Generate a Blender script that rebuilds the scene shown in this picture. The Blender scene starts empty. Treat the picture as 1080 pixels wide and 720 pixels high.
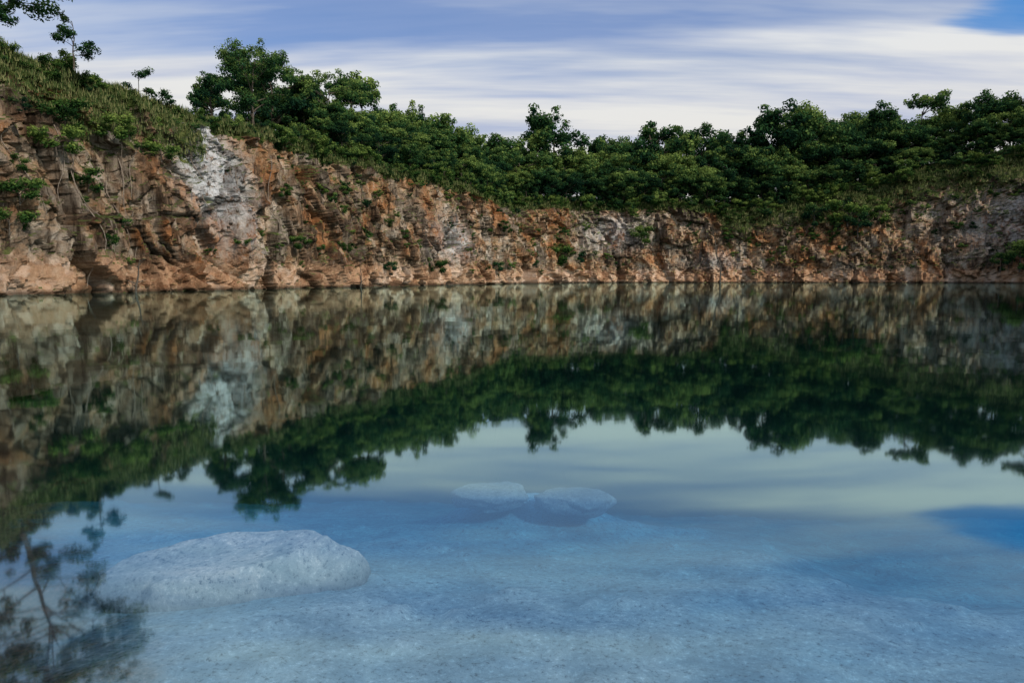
import bpy, math, numpy as np
from mathutils import Vector
rng=np.random.default_rng(7)
sc=bpy.context.scene
sc.view_settings.view_transform='Standard'; sc.view_settings.look='None'; sc.view_settings.exposure=0

# ---------------------------------------------------------------- helpers
def mk_mesh(name,V,F,mats,midx=None,col=None,smooth=False,parent=None,link=True):
    V=np.asarray(V,dtype=np.float32); F=np.asarray(F,dtype=np.int32)
    k=F.shape[1]; me=bpy.data.meshes.new(name)
    me.vertices.add(len(V)); me.vertices.foreach_set('co',V.ravel())
    me.loops.add(F.size); me.loops.foreach_set('vertex_index',F.ravel())
    me.polygons.add(len(F)); me.polygons.foreach_set('loop_start',np.arange(0,F.size,k,dtype=np.int32))
    me.polygons.foreach_set('loop_total',np.full(len(F),k,dtype=np.int32))
    for m in mats: me.materials.append(m)
    if midx is not None: me.polygons.foreach_set('material_index',np.asarray(midx,dtype=np.int32))
    me.polygons.foreach_set('use_smooth',np.full(len(F),smooth))
    me.update(calc_edges=True); me.validate()
    if col is not None:
        a=me.color_attributes.new('tint','FLOAT_COLOR','POINT')
        c=np.ones((len(V),4),dtype=np.float32); c[:,:col.shape[1]]=col
        a.data.foreach_set('color',c.ravel())
    if not link: return me
    ob=bpy.data.objects.new(name,me); sc.collection.objects.link(ob)
    if parent: ob.parent=parent
    return ob
def inst(name,me,loc,rot=(0,0,0),scale=(1,1,1),parent=None):
    ob=bpy.data.objects.new(name,me); sc.collection.objects.link(ob)
    ob.location=loc; ob.rotation_euler=rot; ob.scale=scale
    if parent: ob.parent=parent
    return ob
def empty(name):
    e=bpy.data.objects.new(name,None); sc.collection.objects.link(e); return e
def h1(ix,iy,iz,s):
    a=np.floor(ix).astype(np.int64)&0xFFFFFFFF; b=np.floor(iy).astype(np.int64)&0xFFFFFFFF; c=np.floor(iz).astype(np.int64)&0xFFFFFFFF
    v=(a*73856093 ^ b*19349663 ^ c*83492791 ^ (int(s)*2654435761 & 0xFFFFFFFF))&0xFFFFFFFF
    for _ in range(2):
        v=((v>>16)^v)*0x45d9f3b & 0xFFFFFFFF
    v=(v>>16)^v
    return v/4294967296.
def vnoise(P,s=0):
    i=np.floor(P); f=P-i; f=f*f*(3-2*f); r=0
    for a in (0,1):
        for b in (0,1):
            for c in (0,1):
                w=(f[:,0] if a else 1-f[:,0])*(f[:,1] if b else 1-f[:,1])*(f[:,2] if c else 1-f[:,2])
                r=r+w*h1(i[:,0]+a,i[:,1]+b,i[:,2]+c,s)
    return r
def fbm(P,o=4,s=0):
    r=0;a=.5;t=0
    for k in range(o): r=r+a*vnoise(P*2**k+k*.37,s+k*7); t+=a; a*=.5
    return r/t
def voro(Q,s,tilt=1.0,tz=1.0):
    b=np.floor(Q); F1=np.full(len(Q),9.);F2=F1.copy(); C=np.zeros_like(Q); I=np.zeros_like(Q)
    for a in (-1,0,1):
        for c in (-1,0,1):
            for d in (-1,0,1):
                n=b+np.array([a,c,d]); 
                p=n+np.stack([h1(n[:,0],n[:,1],n[:,2],s+k) for k in range(3)],1)
                dd=np.linalg.norm(Q-p,axis=1)
                m=dd<F1
                F2=np.where(m,F1,np.minimum(F2,dd)); F1=np.where(m,dd,F1)
                C[m]=p[m]; I[m]=n[m]
    h=[h1(I[:,0],I[:,1],I[:,2],s+10+k) for k in range(4)]
    disp=(h[0]-.5)+tilt*((Q-C)*(np.stack(h[1:],1)-.5)*2*np.array([1,1,tz])).sum(1)
    return disp,F2-F1,h[0]
def smooth01(a,b,x):
    t=np.clip((x-a)/(b-a),0,1); return t*t*(3-2*t)

# ---------------------------------------------------------------- node helpers
def newmat(name):
    m=bpy.data.materials.new(name); m.use_nodes=True; nt=m.node_tree; nt.nodes.clear()
    return m,nt
def N(nt,t,**kw):
    n=nt.nodes.new(t)
    for k,v in kw.items(): setattr(n,k,v)
    return n
def L(nt,a,b): nt.links.new(a,b)
def ramp(nt,fac,stops,interp='LINEAR'):
    r=nt.nodes.new('ShaderNodeValToRGB'); cr=r.color_ramp; cr.interpolation=interp
    while len(cr.elements)<len(stops): cr.elements.new(.5)
    for e,(p,c) in zip(cr.elements,stops):
        e.position=p; e.color=(c[0],c[1],c[2],1) if hasattr(c,'__len__') else (c,c,c,1)
    if fac is not None: L(nt,fac,r.inputs[0])
    return r.outputs[0]
def mix(nt,fac,a,b,mode='MIX'):
    n=nt.nodes.new('ShaderNodeMix'); n.data_type='RGBA'; n.blend_type=mode
    for sock,v in ((n.inputs[0],fac),(n.inputs[6],a),(n.inputs[7],b)):
        if isinstance(v,(int,float)): sock.default_value=v
        elif isinstance(v,(tuple,list)): sock.default_value=(v[0],v[1],v[2],1)
        else: L(nt,v,sock)
    return n.outputs[2]
def math_(nt,op,a,b=0.,c=0.,clamp=False):
    n=nt.nodes.new('ShaderNodeMath'); n.operation=op; n.use_clamp=clamp
    for s,v in zip(n.inputs,(a,b,c)):
        if isinstance(v,(int,float)): s.default_value=v
        else: L(nt,v,s)
    return n.outputs[0]
def noise(nt,vec,scale,detail=5,rough=.6,dist=0.):
    n=N(nt,'ShaderNodeTexNoise'); n.inputs['Scale'].default_value=scale; n.inputs['Detail'].default_value=detail
    n.inputs['Roughness'].default_value=rough; n.inputs['Distortion'].default_value=dist
    if vec is not None: L(nt,vec,n.inputs['Vector'])
    return n.outputs['Fac']

# ---------------------------------------------------------------- materials
def mat_cliff():
    m,nt=newmat('rock_face')
    geo=N(nt,'ShaderNodeNewGeometry'); pos=geo.outputs['Position']
    at=N(nt,'ShaderNodeAttribute',attribute_name='tint'); sep=N(nt,'ShaderNodeSeparateColor'); L(nt,at.outputs['Color'],sep.inputs[0])
    tint,white,veg=sep.outputs; crack=at.outputs['Alpha']
    sx=N(nt,'ShaderNodeSeparateXYZ'); L(nt,pos,sx.inputs[0])
    sn=N(nt,'ShaderNodeSeparateXYZ'); L(nt,geo.outputs['True Normal'],sn.inputs[0])
    n1=noise(nt,pos,.13,6,.65,.4); n2=noise(nt,pos,.9,8,.78,.3)
    mp=N(nt,'ShaderNodeMapping'); mp.inputs['Scale'].default_value=(1,1,.14); L(nt,pos,mp.inputs[0])
    st=noise(nt,mp.outputs[0],.8,6,.7,.4)   # vertical stains
    f=math_(nt,'ADD',math_(nt,'MULTIPLY',tint,.45),math_(nt,'MULTIPLY',n2,.55))
    warm=ramp(nt,f,[(.28,(.045,.024,.014)),(.39,(.19,.095,.048)),(.49,(.36,.195,.098)),(.59,(.50,.32,.18)),(.74,(.64,.50,.37))])
    grey=ramp(nt,f,[(.28,(.035,.028,.022)),(.42,(.15,.115,.082)),(.54,(.31,.245,.18)),(.72,(.55,.47,.38))])
    base=mix(nt,ramp(nt,n1,[(.45,0),(.58,.94)]),warm,grey)
    base=mix(nt,ramp(nt,n1,[(.38,.6),(.46,0)]),base,(.43,.17,.058))
    base=mix(nt,ramp(nt,st,[(.50,0),(.60,.9)]),base,(.05,.033,.021))
    base=mix(nt,ramp(nt,st,[(.32,.6),(.43,0)]),base,(.58,.45,.33))
    wm=math_(nt,'MULTIPLY',white,ramp(nt,n2,[(.38,0),(.5,1)]))
    base=mix(nt,wm,base,ramp(nt,f,[(.34,(.22,.20,.18)),(.46,(.52,.49,.46)),(.6,(.74,.72,.69))]))
    zz=math_(nt,'ADD',sx.outputs[2],math_(nt,'MULTIPLY',n2,-3.0))
    band=ramp(nt,math_(nt,'MULTIPLY',zz,.2,clamp=True),[(0,1),(.30,.95),(.50,0)])
    base=mix(nt,math_(nt,'MULTIPLY',band,.78),base,ramp(nt,f,[(.32,(.26,.12,.06)),(.48,(.60,.35,.20)),(.62,(.76,.54,.39))]))
    wet=ramp(nt,math_(nt,'ADD',sx.outputs[2],.1,clamp=True),[(.25,.75),(.6,0)])
    base=mix(nt,wet,base,(.05,.035,.025))
    base=mix(nt,math_(nt,'MULTIPLY',crack,.7),base,(.03,.02,.014))
    green=ramp(nt,n2,[(.35,(.02,.035,.012)),(.5,(.06,.085,.022)),(.65,(.17,.18,.06))])
    vf=math_(nt,'ADD',veg,math_(nt,'MULTIPLY',math_(nt,'SUBTRACT',n2,.5),2.0))
    vf=math_(nt,'ADD',vf,ramp(nt,sn.outputs[2],[(.33,0),(.72,.38)]))
    base=mix(nt,ramp(nt,vf,[(.41,0),(.57,1)]),base,green)
    b=N(nt,'ShaderNodeBsdfDiffuse'); L(nt,base,b.inputs['Color'])
    n3=noise(nt,pos,1.5,8,.78)
    bp=N(nt,'ShaderNodeBump'); bp.inputs['Strength'].default_value=1.; bp.inputs['Distance'].default_value=.5
    L(nt,n3,bp.inputs['Height']); L(nt,bp.outputs[0],b.inputs['Normal'])
    o=N(nt,'ShaderNodeOutputMaterial'); L(nt,b.outputs[0],o.inputs[0]); return m
def mat_leaf(name,dark,mid,light,trans=.3):
    m,nt=newmat(name)
    at=N(nt,'ShaderNodeAttribute',attribute_name='tint'); sep=N(nt,'ShaderNodeSeparateColor'); L(nt,at.outputs['Color'],sep.inputs[0])
    oi=N(nt,'ShaderNodeObjectInfo')
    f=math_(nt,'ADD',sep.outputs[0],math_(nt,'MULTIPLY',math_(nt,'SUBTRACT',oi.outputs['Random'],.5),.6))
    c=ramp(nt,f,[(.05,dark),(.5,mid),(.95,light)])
    d=N(nt,'ShaderNodeBsdfDiffuse'); L(nt,c,d.inputs['Color'])
    t=N(nt,'ShaderNodeBsdfTranslucent'); L(nt,c,t.inputs[0])
    mx=N(nt,'ShaderNodeMixShader'); mx.inputs[0].default_value=trans; L(nt,d.outputs[0],mx.inputs[1]); L(nt,t.outputs[0],mx.inputs[2])
    o=N(nt,'ShaderNodeOutputMaterial'); L(nt,mx.outputs[0],o.inputs[0]); return m
def mat_simple(name,c1,c2,scale,rough=.9,bump=.3):
    m,nt=newmat(name); geo=N(nt,'ShaderNodeNewGeometry')
    n=noise(nt,geo.outputs['Position'],scale,6,.7)
    b=N(nt,'ShaderNodeBsdfDiffuse')
    L(nt,ramp(nt,n,[(.3,c1),(.7,c2)]),b.inputs['Color'])
    bp=N(nt,'ShaderNodeBump'); bp.inputs['Strength'].default_value=bump; bp.inputs['Distance'].default_value=.05
    L(nt,n,bp.inputs['Height']); L(nt,bp.outputs[0],b.inputs['Normal'])
    o=N(nt,'ShaderNodeOutputMaterial'); L(nt,b.outputs[0],o.inputs[0]); return m
def mat_bed(name,stops,speck=1.):
    m,nt=newmat(name); geo=N(nt,'ShaderNodeNewGeometry'); pos=geo.outputs['Position']
    sx=N(nt,'ShaderNodeSeparateXYZ'); L(nt,pos,sx.inputs[0])
    n1=noise(nt,pos,.5,5,.6,.5); n2=noise(nt,pos,2.2,7,.72,.4); n3=noise(nt,pos,24,6,.85)
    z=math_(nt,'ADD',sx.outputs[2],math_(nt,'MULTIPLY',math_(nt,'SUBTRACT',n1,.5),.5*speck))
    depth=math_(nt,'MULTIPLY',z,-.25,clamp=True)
    c=ramp(nt,depth,stops)  # light lost in murky water is painted in as colour by depth
    c=mix(nt,ramp(nt,n2,[(.36,.8),(.52,0)]),c,mix(nt,1.,c,(.48,.58,.64),'MULTIPLY'))
    c=mix(nt,ramp(nt,n2,[(.50,0),(.66,.8)]),c,mix(nt,1.,c,(1.55,1.38,1.25),'MULTIPLY'))
    c=mix(nt,ramp(nt,n3,[(.38,1),(.46,0)]),c,mix(nt,1.,c,(.18,.22,.27),'MULTIPLY'))
    c=mix(nt,ramp(nt,n3,[(.55,0),(.63,.9)]),c,mix(nt,1.,c,(1.9,1.8,1.7),'MULTIPLY'))
    if speck>=1:   # dark brown of the reflected tree crown, painted into the bed colour
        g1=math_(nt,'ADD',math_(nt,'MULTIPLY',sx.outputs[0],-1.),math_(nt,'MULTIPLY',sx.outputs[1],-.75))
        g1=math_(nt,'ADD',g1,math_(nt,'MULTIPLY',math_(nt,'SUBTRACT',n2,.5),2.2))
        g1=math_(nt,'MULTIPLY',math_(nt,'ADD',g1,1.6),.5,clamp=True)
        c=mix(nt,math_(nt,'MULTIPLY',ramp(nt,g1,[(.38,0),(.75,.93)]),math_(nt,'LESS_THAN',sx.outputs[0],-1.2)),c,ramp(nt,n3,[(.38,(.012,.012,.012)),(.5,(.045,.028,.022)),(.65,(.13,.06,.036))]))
    b=N(nt,'ShaderNodeBsdfDiffuse'); L(nt,c,b.inputs['Color'])
    bp=N(nt,'ShaderNodeBump'); bp.inputs['Strength'].default_value=.6; bp.inputs['Distance'].default_value=.04
    L(nt,math_(nt,'ADD',n2,math_(nt,'MULTIPLY',n3,.5)),bp.inputs['Height']); L(nt,bp.outputs[0],b.inputs['Normal'])
    o=N(nt,'ShaderNodeOutputMaterial'); L(nt,b.outputs[0],o.inputs[0]); return m
def mat_water():
    m,nt=newmat('lake_water'); geo=N(nt,'ShaderNodeNewGeometry'); pos=geo.outputs['Position']
    n=noise(nt,pos,.5,2,.5,.2)
    bp=N(nt,'ShaderNodeBump'); bp.inputs['Strength'].default_value=.06; bp.inputs['Distance'].default_value=.05
    L(nt,n,bp.inputs['Height'])
    lw=N(nt,'ShaderNodeLayerWeight'); lw.inputs['Blend'].default_value=.5
    r=math_(nt,'ADD',.03,math_(nt,'MULTIPLY',math_(nt,'POWER',lw.outputs['Facing'],2.1),.95),clamp=True)
    g=N(nt,'ShaderNodeBsdfGlossy'); g.inputs['Roughness'].default_value=.035; g.inputs['Color'].default_value=(.64,.90,.92,1)
    L(nt,bp.outputs[0],g.inputs['Normal'])
    t=N(nt,'ShaderNodeBsdfTransparent'); t.inputs[0].default_value=(.84,.96,1.,1)
    mx=N(nt,'ShaderNodeMixShader'); L(nt,r,mx.inputs[0]); L(nt,t.outputs[0],mx.inputs[1]); L(nt,g.outputs[0],mx.inputs[2])
    o=N(nt,'ShaderNodeOutputMaterial'); L(nt,mx.outputs[0],o.inputs[0]); return m
M_cliff=mat_cliff(); M_water=mat_water()
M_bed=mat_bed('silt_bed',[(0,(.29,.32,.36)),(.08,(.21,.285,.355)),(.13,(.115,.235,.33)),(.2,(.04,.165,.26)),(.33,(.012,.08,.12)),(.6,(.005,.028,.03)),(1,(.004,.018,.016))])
M_rock=mat_bed('silted_rock',[(0,(.20,.21,.21)),(.07,(.16,.185,.20)),(.12,(.10,.155,.195)),(.18,(.04,.13,.20)),(.3,(.012,.07,.10))],.15)
M_slab=mat_bed('silted_slab',[(0,(.44,.43,.42)),(.06,(.42,.42,.42)),(.085,(.30,.32,.34)),(.11,(.10,.13,.17)),(.16,(.03,.08,.12))],.08)  # steep depth ramp paints dark shade onto the slab's sides
M_leaf=mat_leaf('foliage',(.010,.034,.020),(.045,.11,.034),(.25,.33,.08))
M_leaf2=mat_leaf('foliage_shrub',(.012,.035,.012),(.05,.11,.025),(.22,.29,.065))
M_grass=mat_leaf('grass_blades',(.03,.055,.02),(.08,.12,.035),(.25,.24,.10),.2)
M_bark=mat_simple('bark',(.05,.04,.03),(.16,.13,.10),6)
M_root=mat_simple('dry_wood',(.10,.07,.05),(.32,.26,.2),5)

# ---------------------------------------------------------------- quarry loop
CP=np.array([ # x,y,rim height,setback,canopy top z
(-46,30,22.5,6,30),(-45.5,60,23.4,4.5,30),(-41.5,74,22.4,4.5,30),(-32,92,22,3,34),(-27,106,22,4,37),(-15,130,21.8,4,40),(4,172,21.5,6,42),
(22,190,22,4.5,48),(48,197,22.3,5,53),(75,197,22.6,6,53),(96,192,27.5,9,57),(118,186,33,12,55),(138,176,36,12,59),
(152,150,37,9,54),(156,100,34,8,46),(140,40,20,7,32),(90,2,4,5,14),(40,-6,2,4,10),(10,-3.2,1.1,4,6),(0,-2.2,1.0,4,6),
(-10,-3.2,1.3,4,6),(-26,-4,5,5,10),(-40,8,15,6,24)],float)
cl=np.vstack([CP,CP[:1]]); seg=np.linalg.norm(np.diff(cl[:,:2],axis=0),axis=1); cum=np.r_[0,np.cumsum(seg)]
ds=.5; S=np.arange(0,cum[-1],ds); D5=np.stack([np.interp(S,cum,cl[:,k]) for k in range(5)],1)
k=np.exp(-.5*(np.arange(-30,31)*ds/3.0)**2); k/=k.sum()
D5=np.stack([np.convolve(np.r_[D5[-30:,j],D5[:,j],D5[:30,j]],k,'valid') for j in range(5)],1)
dist=np.hypot(D5[:,0],D5[:,1]); step=np.clip(dist*.0026,.16,1.0); step=np.where(D5[:,1]<25,.8,step)
cs=np.r_[0,np.cumsum(ds/step)]; M=int(cs[-1]); q=np.linspace(0,cs[-1],M,endpoint=False)
si=np.interp(q,cs,np.arange(len(cs)))
D5c=np.vstack([D5,D5[:1]])
LP=np.stack([np.interp(si,np.arange(len(D5c)),D5c[:,j]) for j in range(5)],1)
P=LP[:,:2]; T=np.roll(P,-1,0)-np.roll(P,1,0)
NN=np.stack([-T[:,1],T[:,0]],1); NN/=np.linalg.norm(NN,axis=1)[:,None]
cen=np.array([50.,95.]); 
if ((P-cen)*NN).sum()<0: NN=-NN
K=12; NN=np.stack([np.convolve(np.r_[NN[-K:,j],NN[:,j],NN[:K,j]],np.ones(2*K+1)/(2*K+1),'valid') for j in (0,1)],1)
NN/=np.linalg.norm(NN,axis=1)[:,None]
z3=np.zeros(M)
big=lambda s:fbm(np.stack([P[:,0]/16,P[:,1]/16,z3+s],1),3)
H=LP[:,2]*(1+.08*(big(3.3)-.5)*2)+ (fbm(np.stack([P[:,0]/3,P[:,1]/3,z3],1),3,5)-.5)*2.0*np.clip(LP[:,2]/20,0,1)
SB=LP[:,3]*(1+.5*(big(9.1)-.5)*2); CAN=LP[:,4]
RAD=(P-cen); RAD/=np.linalg.norm(RAD,axis=1)[:,None]
tall=np.clip(LP[:,2]/20,0,1)
UW=[-9,-6,-3.5,-1.8,-.7]; NF=145; PO=[.6,1.4,2.4,4,6,9,13,18,26,40,60,90,140,230,400,800]
V=[];W=[];U=[]
for z in UW:
    V.append(np.c_[P+NN*(z*.12),np.full(M,z)]); W.append(tall*.8); U.append(np.zeros(M))
for j in range(NF):
    u=j/(NF-1); off=SB*(.30*u+.70*u**3.0)
    V.append(np.c_[P+NN*off[:,None],u*H]); W.append(tall*(1-.6*smooth01(.9,1,np.full(M,u)))); U.append(np.full(M,u))
def rise(o): return min(o*.14,7.)+max(0,min(o-60,200))*.02
for o in PO:
    near=P+NN*(SB+o)[:,None]
    pt=near if o<20 else P+NN*(SB+18)[:,None]+RAD*(o-18)
    V.append(np.c_[pt,H+rise(o)]); W.append(tall*.4*max(0,1-o/4)); U.append(np.full(M,1+o))
R=len(V); V=np.concatenate(V); W=np.concatenate(W); U=np.concatenate(U)
def rotm(a,b):
    A=np.array([[math.cos(a),0,math.sin(a)],[0,1,0],[-math.sin(a),0,math.cos(a)]])
    B=np.array([[1,0,0],[0,math.cos(b),-math.sin(b)],[0,math.sin(b),math.cos(b)]]); return A@B
warp=np.stack([fbm(V/5,4,k*11+1) for k in range(3)],1)-.5
Vw=V+warp*2.4
Vr=Vw@rotm(.30,-.22).T; Vr[:,2]*=.6
Vs_=Vw@rotm(-.35,.3).T; Vs_[:,2]*=.9
d1,e1,c1=voro(Vr/6.0,1,1.3,.5); d2,e2,c2=voro(Vr/2.5,40,1.3,.5); d3,e3,c3=voro(Vs_/1.0,80,1.2,.5)
bigd=(fbm(V/np.array([17,17,40]),2,77)-.5)*2
disp=2.6*bigd+1.9*d1+1.1*d2+.50*d3+1.0*(fbm(V/3.2,5,9)-.5)
cr1=1-smooth01(0,.07,e1); cr2=1-smooth01(0,.08,e2); cr3=1-smooth01(0,.10,e3)
cm=smooth01(.40,.6,fbm(V/4,2,61))
disp+=.5*cr1*cm+.25*cr2
full=np.zeros((len(V),3)); NR=np.tile(NN,(R,1)); full[:,:2]=NR
V2=V+full*(disp*W)[:,None]
pl=U>1.5; V2[pl,2]+=(fbm(V2[pl]/9,3,4)-.5)*1.2*np.clip((U[pl]-1)/10,0,1)*np.tile(tall,R)[pl]
tint=np.clip(.30*c1+.40*c2+.30*c3,0,1)
crk=np.clip(np.maximum(cr1,np.maximum(cr2*.8,cr3*.4))*cm,0,1)*(U>0)*(U<1)
x,y,z=V2.T
def blob(cx,cy,cz,rx,rz):
    return np.exp(-(((x-cx)**2+(y-cy)**2)/rx**2+((z-cz)/rz)**2))
white=1.6*blob(-37,85,15,3.6,6)+1.5*blob(-35.5,88,9,3,5)+.7*blob(-12,140,9,7,4)+.6*blob(30,192,14,9,5)+.5*blob(132,178,18,14,10)+.3*blob(60,196,6,8,3)
white=np.clip(white*1.2,0,1)
veg=smooth01(.86,1.0,U)*1.0+ .52*(fbm(V/6,3,33)-.31)
veg+=np.where((y<84)&(x<-30),smooth01(.48,.88,U)*.42,0)
veg+=np.where((x>60)&(y>120),smooth01(.45,.92,U)*.50,0)
veg=np.where(U>1.01,1.,veg); veg=np.clip(veg,0,1); veg=np.where(U<.12,0,veg)
I=np.arange(M); J=(I+1)%M; F=[]
for r in range(R-1): F.append(np.stack([r*M+I,r*M+J,(r+1)*M+J,(r+1)*M+I],1))
F=np.concatenate(F)
mk_mesh('quarry_cliff',V2,F,[M_cliff],col=np.stack([tint,white,veg,crk],1))
def ground(px,py):
    d=(P[:,0]-px)**2+(P[:,1]-py)**2
    i=int(np.argmin(d)); o=float(((np.array([px,py])-P[i])*NN[i]).sum()-SB[i])
    return float(H[i]+rise(max(o,0)))

# ---------------------------------------------------------------- lakebed
xs=np.unique(np.r_[np.linspace(-70,-9,40),np.arange(-9,9,.06),np.linspace(9,180,60)])
ys=np.unique(np.r_[np.linspace(-14,1.5,14),np.arange(1.5,12,.06),np.linspace(12,225,70)])
X,Y=np.meshgrid(xs,ys); X=X.ravel();Y=Y.ravel()
Q=np.stack([X,Y,0*X],1)
yy=Y+.05*X+.9*(fbm(Q/2.2,3,5)-.5)
Z=np.interp(yy,[-14,-3,0,3,4.2,5.2,6.5,8.5,11,16,30],[-.7,-.3,-.25,-.34,-.46,-.62,-.88,-1.4,-2.3,-4.5,-9.5])
Z-=.15*smooth01(1.9,2.9,-X)*(1-smooth01(4.2,4.8,Y))  # bed lowered so its depth colour darkens under the tree reflection
Z-=.22*smooth01(1.8,3.2,X)*smooth01(3.9,5.,Y)*(1-smooth01(6.,9.,Y))
md=np.exp(-(((X-.2)/.85)**2+((Y-6.85)/.45)**2)); Z=np.maximum(Z,Z*(1-md)+(-.66)*md)
Z+=(fbm(Q/.5,4,8)-.5)*.06+(fbm(Q/1.7,3,18)-.5)*.16
_,e,c=voro(Q/.20,9); Z+=np.where(c>.86,.035*smooth01(0,.3,e),0)
nx,ny=len(xs),len(ys); ii=(np.arange(ny-1)[:,None]*nx+np.arange(nx-1)).ravel()
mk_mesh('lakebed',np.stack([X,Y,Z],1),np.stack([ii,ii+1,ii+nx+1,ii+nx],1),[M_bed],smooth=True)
mk_mesh('lake_water',[(-62,-9,0),(172,-9,0),(172,214,0),(-62,214,0)],[(0,1,2,3)],[M_water])

def rock(name,loc,size,seed,mat,rotz=0,tilt=(0,0),cut=.55):
    nu,nv=64,36; u=np.linspace(0,2*np.pi,nu,endpoint=False); v=np.linspace(0,np.pi,nv)
    uu,vv=np.meshgrid(u,v); D=np.stack([np.cos(uu)*np.sin(vv),np.sin(uu)*np.sin(vv),np.cos(vv)],-1).reshape(-1,3)
    n_=fbm(D*1.3+seed*3.1,4,seed); d_,e_,c_=voro(D*1.1+seed,seed+3,1.)
    D=D*(.8+.4*n_+.16*d_)[:,None]; D[:,2]=np.minimum(D[:,2],cut+.12*D[:,0]+.1*(n_-.5))   # slab-like flat top
    D=D*np.array(size); c,s=math.cos(rotz),math.sin(rotz)
    D[:,:2]=D[:,:2]@np.array([[c,s],[-s,c]])
    i=np.arange(nu);j=(i+1)%nu; FF=np.concatenate([np.stack([r*nu+i,(r+1)*nu+i,(r+1)*nu+j,r*nu+j],1) for r in range(nv-1)])
    o=mk_mesh(name,D,FF,[mat],smooth=True); o.location=loc; o.rotation_euler=(tilt[0],tilt[1],0); return o
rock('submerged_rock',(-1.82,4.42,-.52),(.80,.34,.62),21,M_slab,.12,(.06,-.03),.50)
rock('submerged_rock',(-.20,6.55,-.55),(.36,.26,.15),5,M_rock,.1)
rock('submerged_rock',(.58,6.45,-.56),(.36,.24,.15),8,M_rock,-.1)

# ---------------------------------------------------------------- trees
def tube(pts,rad,ns=6):
    pts=np.array(pts,float); m=len(pts); t=np.gradient(pts,axis=0); t/=np.linalg.norm(t,axis=1)[:,None]+1e-9
    ref=np.where(np.abs(t[:,2:3])>.9,np.array([[1,0,0]]),np.array([[0,0,1]]))
    a_=np.cross(t,ref); a_/=np.linalg.norm(a_,axis=1)[:,None]+1e-9; b_=np.cross(t,a_)
    th=np.arange(ns)/ns*2*np.pi
    VV=(pts[:,None]+np.array(rad)[:,None,None]*(a_[:,None]*np.cos(th)[None,:,None]+b_[:,None]*np.sin(th)[None,:,None])).reshape(-1,3)
    i=np.arange(ns);j=(i+1)%ns
    FF=np.concatenate([np.stack([r*ns+i,r*ns+j,(r+1)*ns+j,(r+1)*ns+i],1) for r in range(m-1)])
    return VV,FF
def leaves(C,out,size,r,up=.35):
    n_=len(C); nrm=r.normal(size=(n_,3))*.55+out*.9; nrm[:,2]+=up; nrm/=np.linalg.norm(nrm,axis=1)[:,None]+1e-9
    t=np.cross(nrm,r.normal(size=(n_,3))); t/=np.linalg.norm(t,axis=1)[:,None]; b_=np.cross(nrm,t)
    s=(size*r.uniform(.6,1.35,n_))[:,None]
    VV=np.stack([C-t*s,C-b_*s*.55,C+t*s,C+b_*s*.55],1).reshape(-1,3)
    return VV,np.arange(4*n_).reshape(-1,4)
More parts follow.
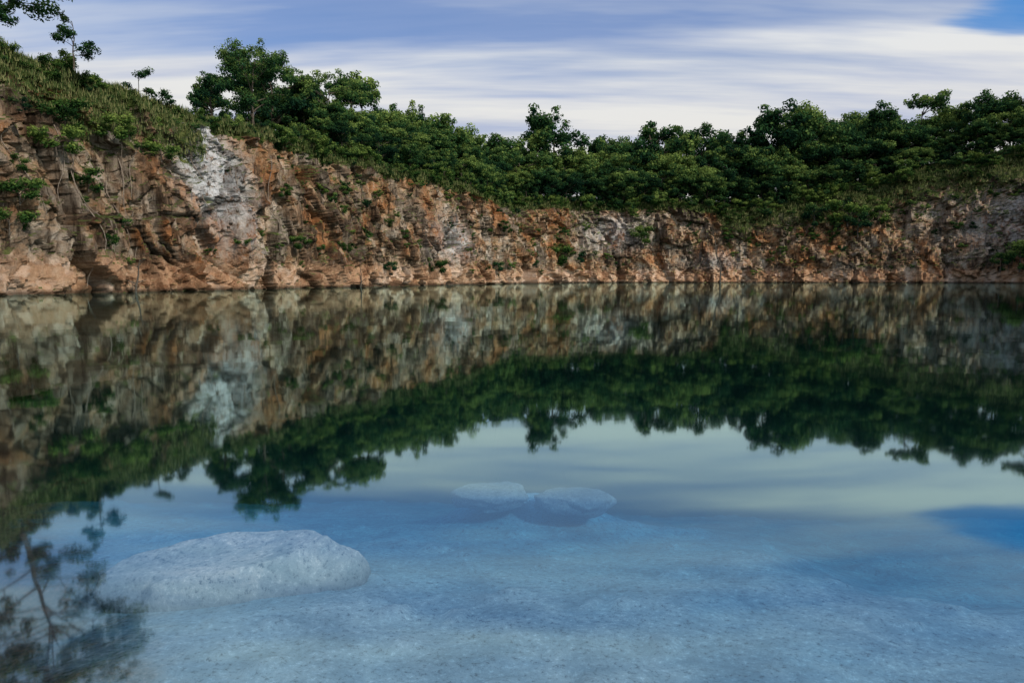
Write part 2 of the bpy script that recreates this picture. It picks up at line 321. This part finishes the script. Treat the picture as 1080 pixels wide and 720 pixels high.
def tree_mesh(name,seed,h=10,cr=4,cb=.3,limbs=9,clumps=60,per=130,ls=.17,clr=.75,lean=(0,0),mat=None,trunk_r=.2,flat=1.,bare=False):
    r=np.random.default_rng(seed); Vs=[];Fs=[];mi=[];cs=[];o=0
    def add(v,f,m,c):
        nonlocal o
        Vs.append(v);Fs.append(f+o);mi.append(np.full(len(f),m));cs.append(c);o+=len(v)
    th=h*.78; m=9; tt=np.linspace(0,1,m); wob=np.cumsum(r.normal(size=(m,2))*.09*h/10,axis=0)
    tr=np.c_[wob[:,0]+lean[0]*tt**1.5,wob[:,1]+lean[1]*tt**1.5,tt*th-.4]
    v,f=tube(tr,trunk_r*(1-.85*tt)+.02,7); add(v,f,0,np.full(len(v),.5))
    cc=[];ctr=tr[-3]*[1,1,0]+[0,0,h*(cb+1)/2]; hz=h*(1-cb)/2
    for k_ in range(limbs):
        t0=r.uniform(cb*.8,.95); p0=np.array([np.interp(t0,tt,tr[:,q_]) for q_ in range(3)])
        an=k_*2.4+r.uniform(-.5,.5); ln=cr*r.uniform(.6,1.0)*(1-.6*abs(t0-.6)); upz=r.uniform(.2,.9)*ln*flat
        w=np.linspace(0,1,6); pt=p0+np.c_[np.cos(an)*ln*w,np.sin(an)*ln*w,upz*w**.8]+np.cumsum(r.normal(size=(6,3))*.07*ln/3,axis=0)*w[:,None]
        v,f=tube(pt,trunk_r*.45*(1-.85*w)*(1.1-t0*.5)+.012,5); add(v,f,0,np.full(len(v),.5))
        cc+= [pt[-1],pt[-2]]
        for s_ in range(3):
            q0=pt[2+s_]; a2=an+r.uniform(-1.2,1.2); l2=ln*r.uniform(.25,.5)
            p2=q0+np.c_[np.cos(a2)*l2*w,np.sin(a2)*l2*w,r.uniform(.1,.8)*l2*w]
            v,f=tube(p2,trunk_r*.18*(1-.8*w)+.008,4); add(v,f,0,np.full(len(v),.5)); cc.append(p2[-1])
    if not bare:
        cc=np.array(cc); nx_=max(0,clumps-len(cc))
        nl=6; lob=r.normal(size=(nl,3)); lob/=np.linalg.norm(lob,axis=1)[:,None]; lob=ctr+lob*np.array([cr*.55,cr*.55,hz*.5]); lob[0]=ctr+[0,0,hz*.45]
        lr=r.uniform(.35,.58,nl)
        li=r.integers(0,nl,nx_); d=r.normal(size=(nx_,3)); d/=np.linalg.norm(d,axis=1)[:,None]; d[:,2]=np.where(d[:,2]<-.3,-d[:,2],d[:,2])
        ex=lob[li]+d*np.array([cr,cr,hz])*(lr[li]*r.uniform(.5,1.05,nx_))[:,None]
        cc=np.vstack([cc,ex]) if nx_ else cc
        cr_=clr*r.uniform(.45,1.3,len(cc)); cnt=(per*(cr_/clr)**1.8).astype(int)+8
        idx=np.repeat(np.arange(len(cc)),cnt)
        g=r.normal(size=(len(idx),3)); g/=np.linalg.norm(g,axis=1)[:,None]; rr=(r.uniform(0,1.25,len(idx))**.5)[:,None]
        C=cc[idx]+g*rr*cr_[idx][:,None]*np.array([1.1,1.1,.85 if flat==1 else .6])
        v,f=leaves(C,g*rr,ls,r)
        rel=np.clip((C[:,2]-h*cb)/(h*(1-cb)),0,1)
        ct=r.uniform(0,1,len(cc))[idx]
        val=np.clip(.06+.30*ct+.30*rel+.22*g[:,2]+r.uniform(-.16,.26,len(idx)),0,1)  # crown and clump tops coloured lighter, undersides darker: painted highlights and shade
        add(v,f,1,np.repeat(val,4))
    Vv=np.concatenate(Vs);Cc=np.concatenate(cs)
    return mk_mesh(name,Vv,np.concatenate(Fs),[M_bark,mat or M_leaf],np.concatenate(mi),np.stack([Cc]*3,1),link=False)
TV=[tree_mesh('tree_a',11,10,4.2,.12,9,120,90,.17,.7),
    tree_mesh('tree_b',12,10,3.4,.08,9,110,90,.17,.65),
    tree_mesh('tree_c',13,10,4.6,.20,10,120,90,.17,.7),
    tree_mesh('tree_d',14,10,3.0,.08,8,100,90,.17,.62),
    tree_mesh('tree_e',15,10,4.4,.05,9,130,90,.17,.75),
    tree_mesh('tree_f',16,10,3.8,.15,9,80,85,.17,.65)]
BV=[tree_mesh('shrub_a',31,2.6,1.6,.0,7,36,70,.11,.42,mat=M_leaf2,trunk_r=.05),
    tree_mesh('shrub_b',32,2.2,1.9,.0,7,34,70,.12,.45,mat=M_leaf2,trunk_r=.05),
    tree_mesh('shrub_c',33,3.2,1.3,.0,7,36,60,.11,.4,mat=M_leaf,trunk_r=.05)]
def put(name,me,x_,y_,s,rz=0,sink=.4):
    return inst(name,me,(x_,y_,ground(x_,y_)-sink),(0,0,rz),(s,s,s))
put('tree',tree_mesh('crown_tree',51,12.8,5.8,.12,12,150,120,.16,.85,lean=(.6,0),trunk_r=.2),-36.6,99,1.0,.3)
put('tree',tree_mesh('small_round_tree',52,7.0,3.2,.02,9,90,110,.14,.7),-40.2,94,1.0,1.)
put('tree',tree_mesh('open_tree',53,14.6,6.6,.25,12,100,120,.16,.85,flat=.6,trunk_r=.2),-30.3,117,1.0,2.)
put('tree',tree_mesh('rim_bush_tree',59,5.6,2.6,.25,8,44,80,.13,.5,trunk_r=.08),-49.6,67.5,1.0,.4)
put('sapling',tree_mesh('sapling_mesh',54,6.0,2.1,.25,7,34,70,.12,.48,trunk_r=.06),-45.0,72.5,1.0,.5)
put('sapling',tree_mesh('sapling_mesh2',55,4.6,1.5,.3,6,24,50,.11,.4,trunk_r=.04),-43.6,82,1.0,.5)
put('tree',tree_mesh('overhanging_tree',57,16.5,10.5,.26,18,200,130,.16,.95,lean=(3.2,-1),flat=.35,trunk_r=.26),-48.6,65.5,1.0,.2)
put('dead_tree',tree_mesh('dead_mesh',58,9,1.3,.5,6,0,0,trunk_r=.12,bare=True),-11,178,2.0,0)
# --- tree line around the rim
tl=empty('tree_line'); cnt=0
arc=np.r_[0,np.cumsum(np.linalg.norm(np.diff(P,axis=0),axis=1))]
s0=arc[np.argmin((P[:,0]+27)**2+(P[:,1]-108)**2)]; s1=arc[np.argmin((P[:,0]-150)**2+(P[:,1]-60)**2)]
for row,(o0,o1,fr,sp) in enumerate([(.5,3,.36,3.4),(4,8,.60,4.4),(10,14,.99,6.4),(17,24,.84,7)]):
    s=s0+rng.uniform(0,3)
    while s<s1:
        i=int(np.searchsorted(arc,s)); i=min(i,M-1); o=rng.uniform(o0,o1)
        p=P[i]+NN[i]*(SB[i]+o); gz=H[i]+rise(o)
        lowf=.97+.10*math.sin(s*.11+row)+.10*math.sin(s*.27+2*row) if row>1 else 1
        want=(CAN[i]-gz)*fr*rng.uniform(.74,1.18)*min(lowf,1.12)
        if row==0 and p[0]>85: want*=.75
        want=max(want,3.)
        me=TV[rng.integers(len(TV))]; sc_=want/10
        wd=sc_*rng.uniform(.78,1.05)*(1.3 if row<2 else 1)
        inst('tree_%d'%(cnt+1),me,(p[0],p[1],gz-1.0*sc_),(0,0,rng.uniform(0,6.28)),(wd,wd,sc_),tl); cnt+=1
        s+=sp*rng.uniform(.6,1.4)*max(.65,sc_/2.0)
# --- shrubs on the face and along the rim
sh=empty('cliff_shrubs'); vis=(V2[:,1]>20)&(np.tile(arc,R)<s1)
face=np.where(vis&(U>.10)&(U<1.02))[0]
pr=veg[face]**2*1.0+.05+np.where((x[face]>60),.05,0)+.10*(U[face]>.85); pr*=np.where(y[face]<95,.5,1)
pr/=pr.sum()
for k_,i in enumerate(rng.choice(face,1200,p=pr,replace=False)):
    d_=math.hypot(V2[i,0],V2[i,1]); s_=rng.uniform(.18,.7)**1.3*(.65+d_/200)*(1.6 if U[i]>.93 else 1)
    inst('shrub_%d'%k_,BV[rng.integers(3)],V2[i]-np.array([0,0,.25]),(rng.uniform(-.4,.4),rng.uniform(-.4,.4),rng.uniform(0,6.28)),(s_,s_,s_*.85),sh)
def near(px_,dep,zt,s_,sq=.9):
    c_=np.array([(px_),dep,zt]); i=face[np.argmin(((V2[face]-c_)**2).sum(1))]
    inst('shrub_big',BV[rng.integers(3)],V2[i]-np.array([0,0,.5*s_]),(0,0,rng.uniform(0,6)),(s_,s_,s_*sq),sh)
for (a_,b_,c_,s_) in [(13,184,7,2.2),(17,187,5,2),(11,182,4,1.8),(92,190,22,3.2),(86,192,20,2.6),(97,189,17,2.6),(101,188,21,2),(130,176,5,3),(134,176,6,3.2),(126,178,3,2),
    (-43,66,14,1.2),(-44,62,9,1.1),(-42,70,11,1.),(-44,61,6,1.2),(-43,68,17,1.4),(-41,74,18,1.2),(-39,78,16,1.),(-30,98,6,.9),(38,195,14,2.2),(-15,132,3,1.2),(-4,156,2.5,1.4),(-20,118,2,1.),(-33,90,2,.9)]:
    near(a_,b_,c_,s_)
# --- grass
gi=np.where(vis&(U>.88)&(U<9)&(veg>.5))[0]; gi=rng.choice(gi,22000); gi2=np.where(vis&(U>.2)&(U<=.9)&(veg>.36))[0]
gi=np.r_[gi,rng.choice(gi2,12000)]
C=V2[gi]+rng.normal(size=(len(gi),3))*np.array([.35,.35,.02])
rep=4; C=np.repeat(C,rep,0)+rng.normal(size=(len(gi)*rep,3))*np.array([.15,.15,.0])
dd=np.hypot(C[:,0],C[:,1]); hh=rng.uniform(.2,.6,len(C))*(.45+dd/200); an=rng.uniform(0,6.28,len(C)); ww=.02+dd*.0003
tx=np.stack([np.cos(an)*ww,np.sin(an)*ww,0*an],1); ln=rng.normal(size=(len(C),3))*.3; ln[:,2]=1
Vg=np.stack([C-tx-[0,0,.15],C+tx-[0,0,.15],C+ln*hh[:,None]],1).reshape(-1,3)
mk_mesh('grass',Vg,np.arange(len(Vg)).reshape(-1,3),[M_grass],col=np.repeat(rng.uniform(0,1,len(C)),3)[:,None].repeat(3,1))
# --- hanging roots on the left wall
Vs=[];Fs=[];o=0
lf=np.where((x<-28)&(y>55)&(y<98)&(U>.35)&(U<.85))[0]
for i in rng.choice(lf,26,replace=False):
    ln=rng.uniform(2.5,8); w=np.linspace(0,1,10); col=i%M
    pts=[]
    for t in w:
        zt=V2[i,2]-ln*t; rr=np.clip(5+int((zt/H[col])*(NF-1)),5,5+NF-1); cj=(col+int(3*math.sin(t*3+i)))%M
        p=V2[rr*M+cj].copy(); p[:2]-=NN[cj]*.3; pts.append(p)
    pts=np.array(pts)
    for _ in range(3): pts[1:-1]=(pts[:-2]+pts[1:-1]*2+pts[2:])/4
    v,f=tube(pts,.05*(1-.6*w)+.01,4); Vs.append(v);Fs.append(f+o);o+=len(v)
mk_mesh('hanging_roots',np.concatenate(Vs),np.concatenate(Fs),[M_root])
for nm,loc,h_,le in [('dead_sapling',(57.5,189,-1),22,(-3.5,0)),('dead_sapling',(-39,71,-.5),5.5,(.4,0)),('dead_sapling',(-24,108,-.5),5,(.3,0))]:
    inst(nm,tree_mesh(nm+'_mesh',int(h_*10),h_,.9 if h_<9 else 1.2,.3,7,0,0,trunk_r=.13 if h_<9 else .26,lean=le,bare=True),loc)

# ---------------------------------------------------------------- world, sun, camera
sun_dir=Vector((.66,-.55,.62)).normalized()
w=bpy.data.worlds.new('World'); sc.world=w; w.use_nodes=True; nt=w.node_tree; nt.nodes.clear()
tc=N(nt,'ShaderNodeTexCoord'); sx=N(nt,'ShaderNodeSeparateXYZ'); L(nt,tc.outputs['Generated'],sx.inputs[0])
sky=N(nt,'ShaderNodeTexSky',sky_type='NISHITA'); sky.sun_disc=False
sky.sun_elevation=math.asin(sun_dir.z); sky.sun_rotation=math.atan2(sun_dir.x,sun_dir.y)
zc=math_(nt,'MAXIMUM',sx.outputs[2],0.); dn=math_(nt,'ADD',zc,.10)
u_=math_(nt,'DIVIDE',sx.outputs[0],dn); v_=math_(nt,'DIVIDE',sx.outputs[1],dn)
cb_=N(nt,'ShaderNodeCombineXYZ'); L(nt,math_(nt,'ADD',math_(nt,'MULTIPLY',u_,.16),math_(nt,'MULTIPLY',v_,.05)),cb_.inputs[0]); L(nt,math_(nt,'ADD',math_(nt,'MULTIPLY',v_,1.25),math_(nt,'MULTIPLY',u_,.10)),cb_.inputs[1])
c1_=noise(nt,cb_.outputs[0],1.0,4,.5,.25)
cb2=N(nt,'ShaderNodeCombineXYZ'); L(nt,math_(nt,'MULTIPLY',u_,.5),cb2.inputs[0]); L(nt,math_(nt,'MULTIPLY',v_,2.6),cb2.inputs[1])
c2_=noise(nt,cb2.outputs[0],1.0,5,.55,.2)
cv=math_(nt,'ADD',math_(nt,'MULTIPLY',c1_,.75),math_(nt,'MULTIPLY',c2_,.25))
cv=math_(nt,'ADD',cv,ramp(nt,zc,[(.0,.5),(.21,.17),(.29,-.0),(.36,.0),(.6,.06),(1,.03)]))
# streaky break in the cloud low on the right
ea=math_(nt,'DIVIDE',math_(nt,'SUBTRACT',sx.outputs[0],.63),.16)
eb=math_(nt,'DIVIDE',math_(nt,'SUBTRACT',zc,.284),.034)
rr_=math_(nt,'ADD',math_(nt,'MULTIPLY',ea,ea),math_(nt,'MULTIPLY',eb,eb))
rr_=math_(nt,'ADD',rr_,math_(nt,'MULTIPLY',math_(nt,'SUBTRACT',c2_,.5),3.0))
gap=math_(nt,'MULTIPLY',ramp(nt,rr_,[(.0,1),(.35,.85),(1.0,0)],'EASE'),math_(nt,'GREATER_THAN',sx.outputs[1],0.))
mask=ramp(nt,cv,[(.36,0),(.50,.6),(.62,1)],'EASE')
hs=N(nt,'ShaderNodeHueSaturation'); L(nt,sky.outputs[0],hs.inputs['Color']); hs.inputs['Saturation'].default_value=1.3; hs.inputs['Value'].default_value=1.0
blue=mix(nt,1.,hs.outputs[0],(.85,1.0,1.25),'MULTIPLY')
shade=ramp(nt,c2_,[(.37,(3.3,4.2,6.6)),(.62,(7.8,8.0,8.2))])
cloud=mix(nt,ramp(nt,zc,[(.06,.92),(.32,0)]),shade,ramp(nt,c2_,[(.38,(6.6,6.7,7.1)),(.56,(8.5,8.0,7.1))]))
allc=mix(nt,gap,mix(nt,mask,blue,cloud),(.6,2.6,6.4))
bg=N(nt,'ShaderNodeBackground'); bg.inputs['Strength'].default_value=.1; L(nt,allc,bg.inputs[0])
ow=N(nt,'ShaderNodeOutputWorld'); L(nt,bg.outputs[0],ow.inputs[0])
ld=bpy.data.lights.new('sun','SUN'); ld.energy=3.2; ld.angle=math.radians(5); ld.color=(1,.95,.88)
lo=bpy.data.objects.new('sun',ld); sc.collection.objects.link(lo); lo.rotation_euler=sun_dir.to_track_quat('Z','Y').to_euler()
cd=bpy.data.cameras.new('camera'); cd.lens=24; cd.sensor_width=36; cd.clip_end=5000; cd.clip_start=.05
co=bpy.data.objects.new('camera',cd); sc.collection.objects.link(co); co.location=(0,0,1.6)
co.rotation_euler=(math.radians(90-5.4),0,0); sc.camera=co
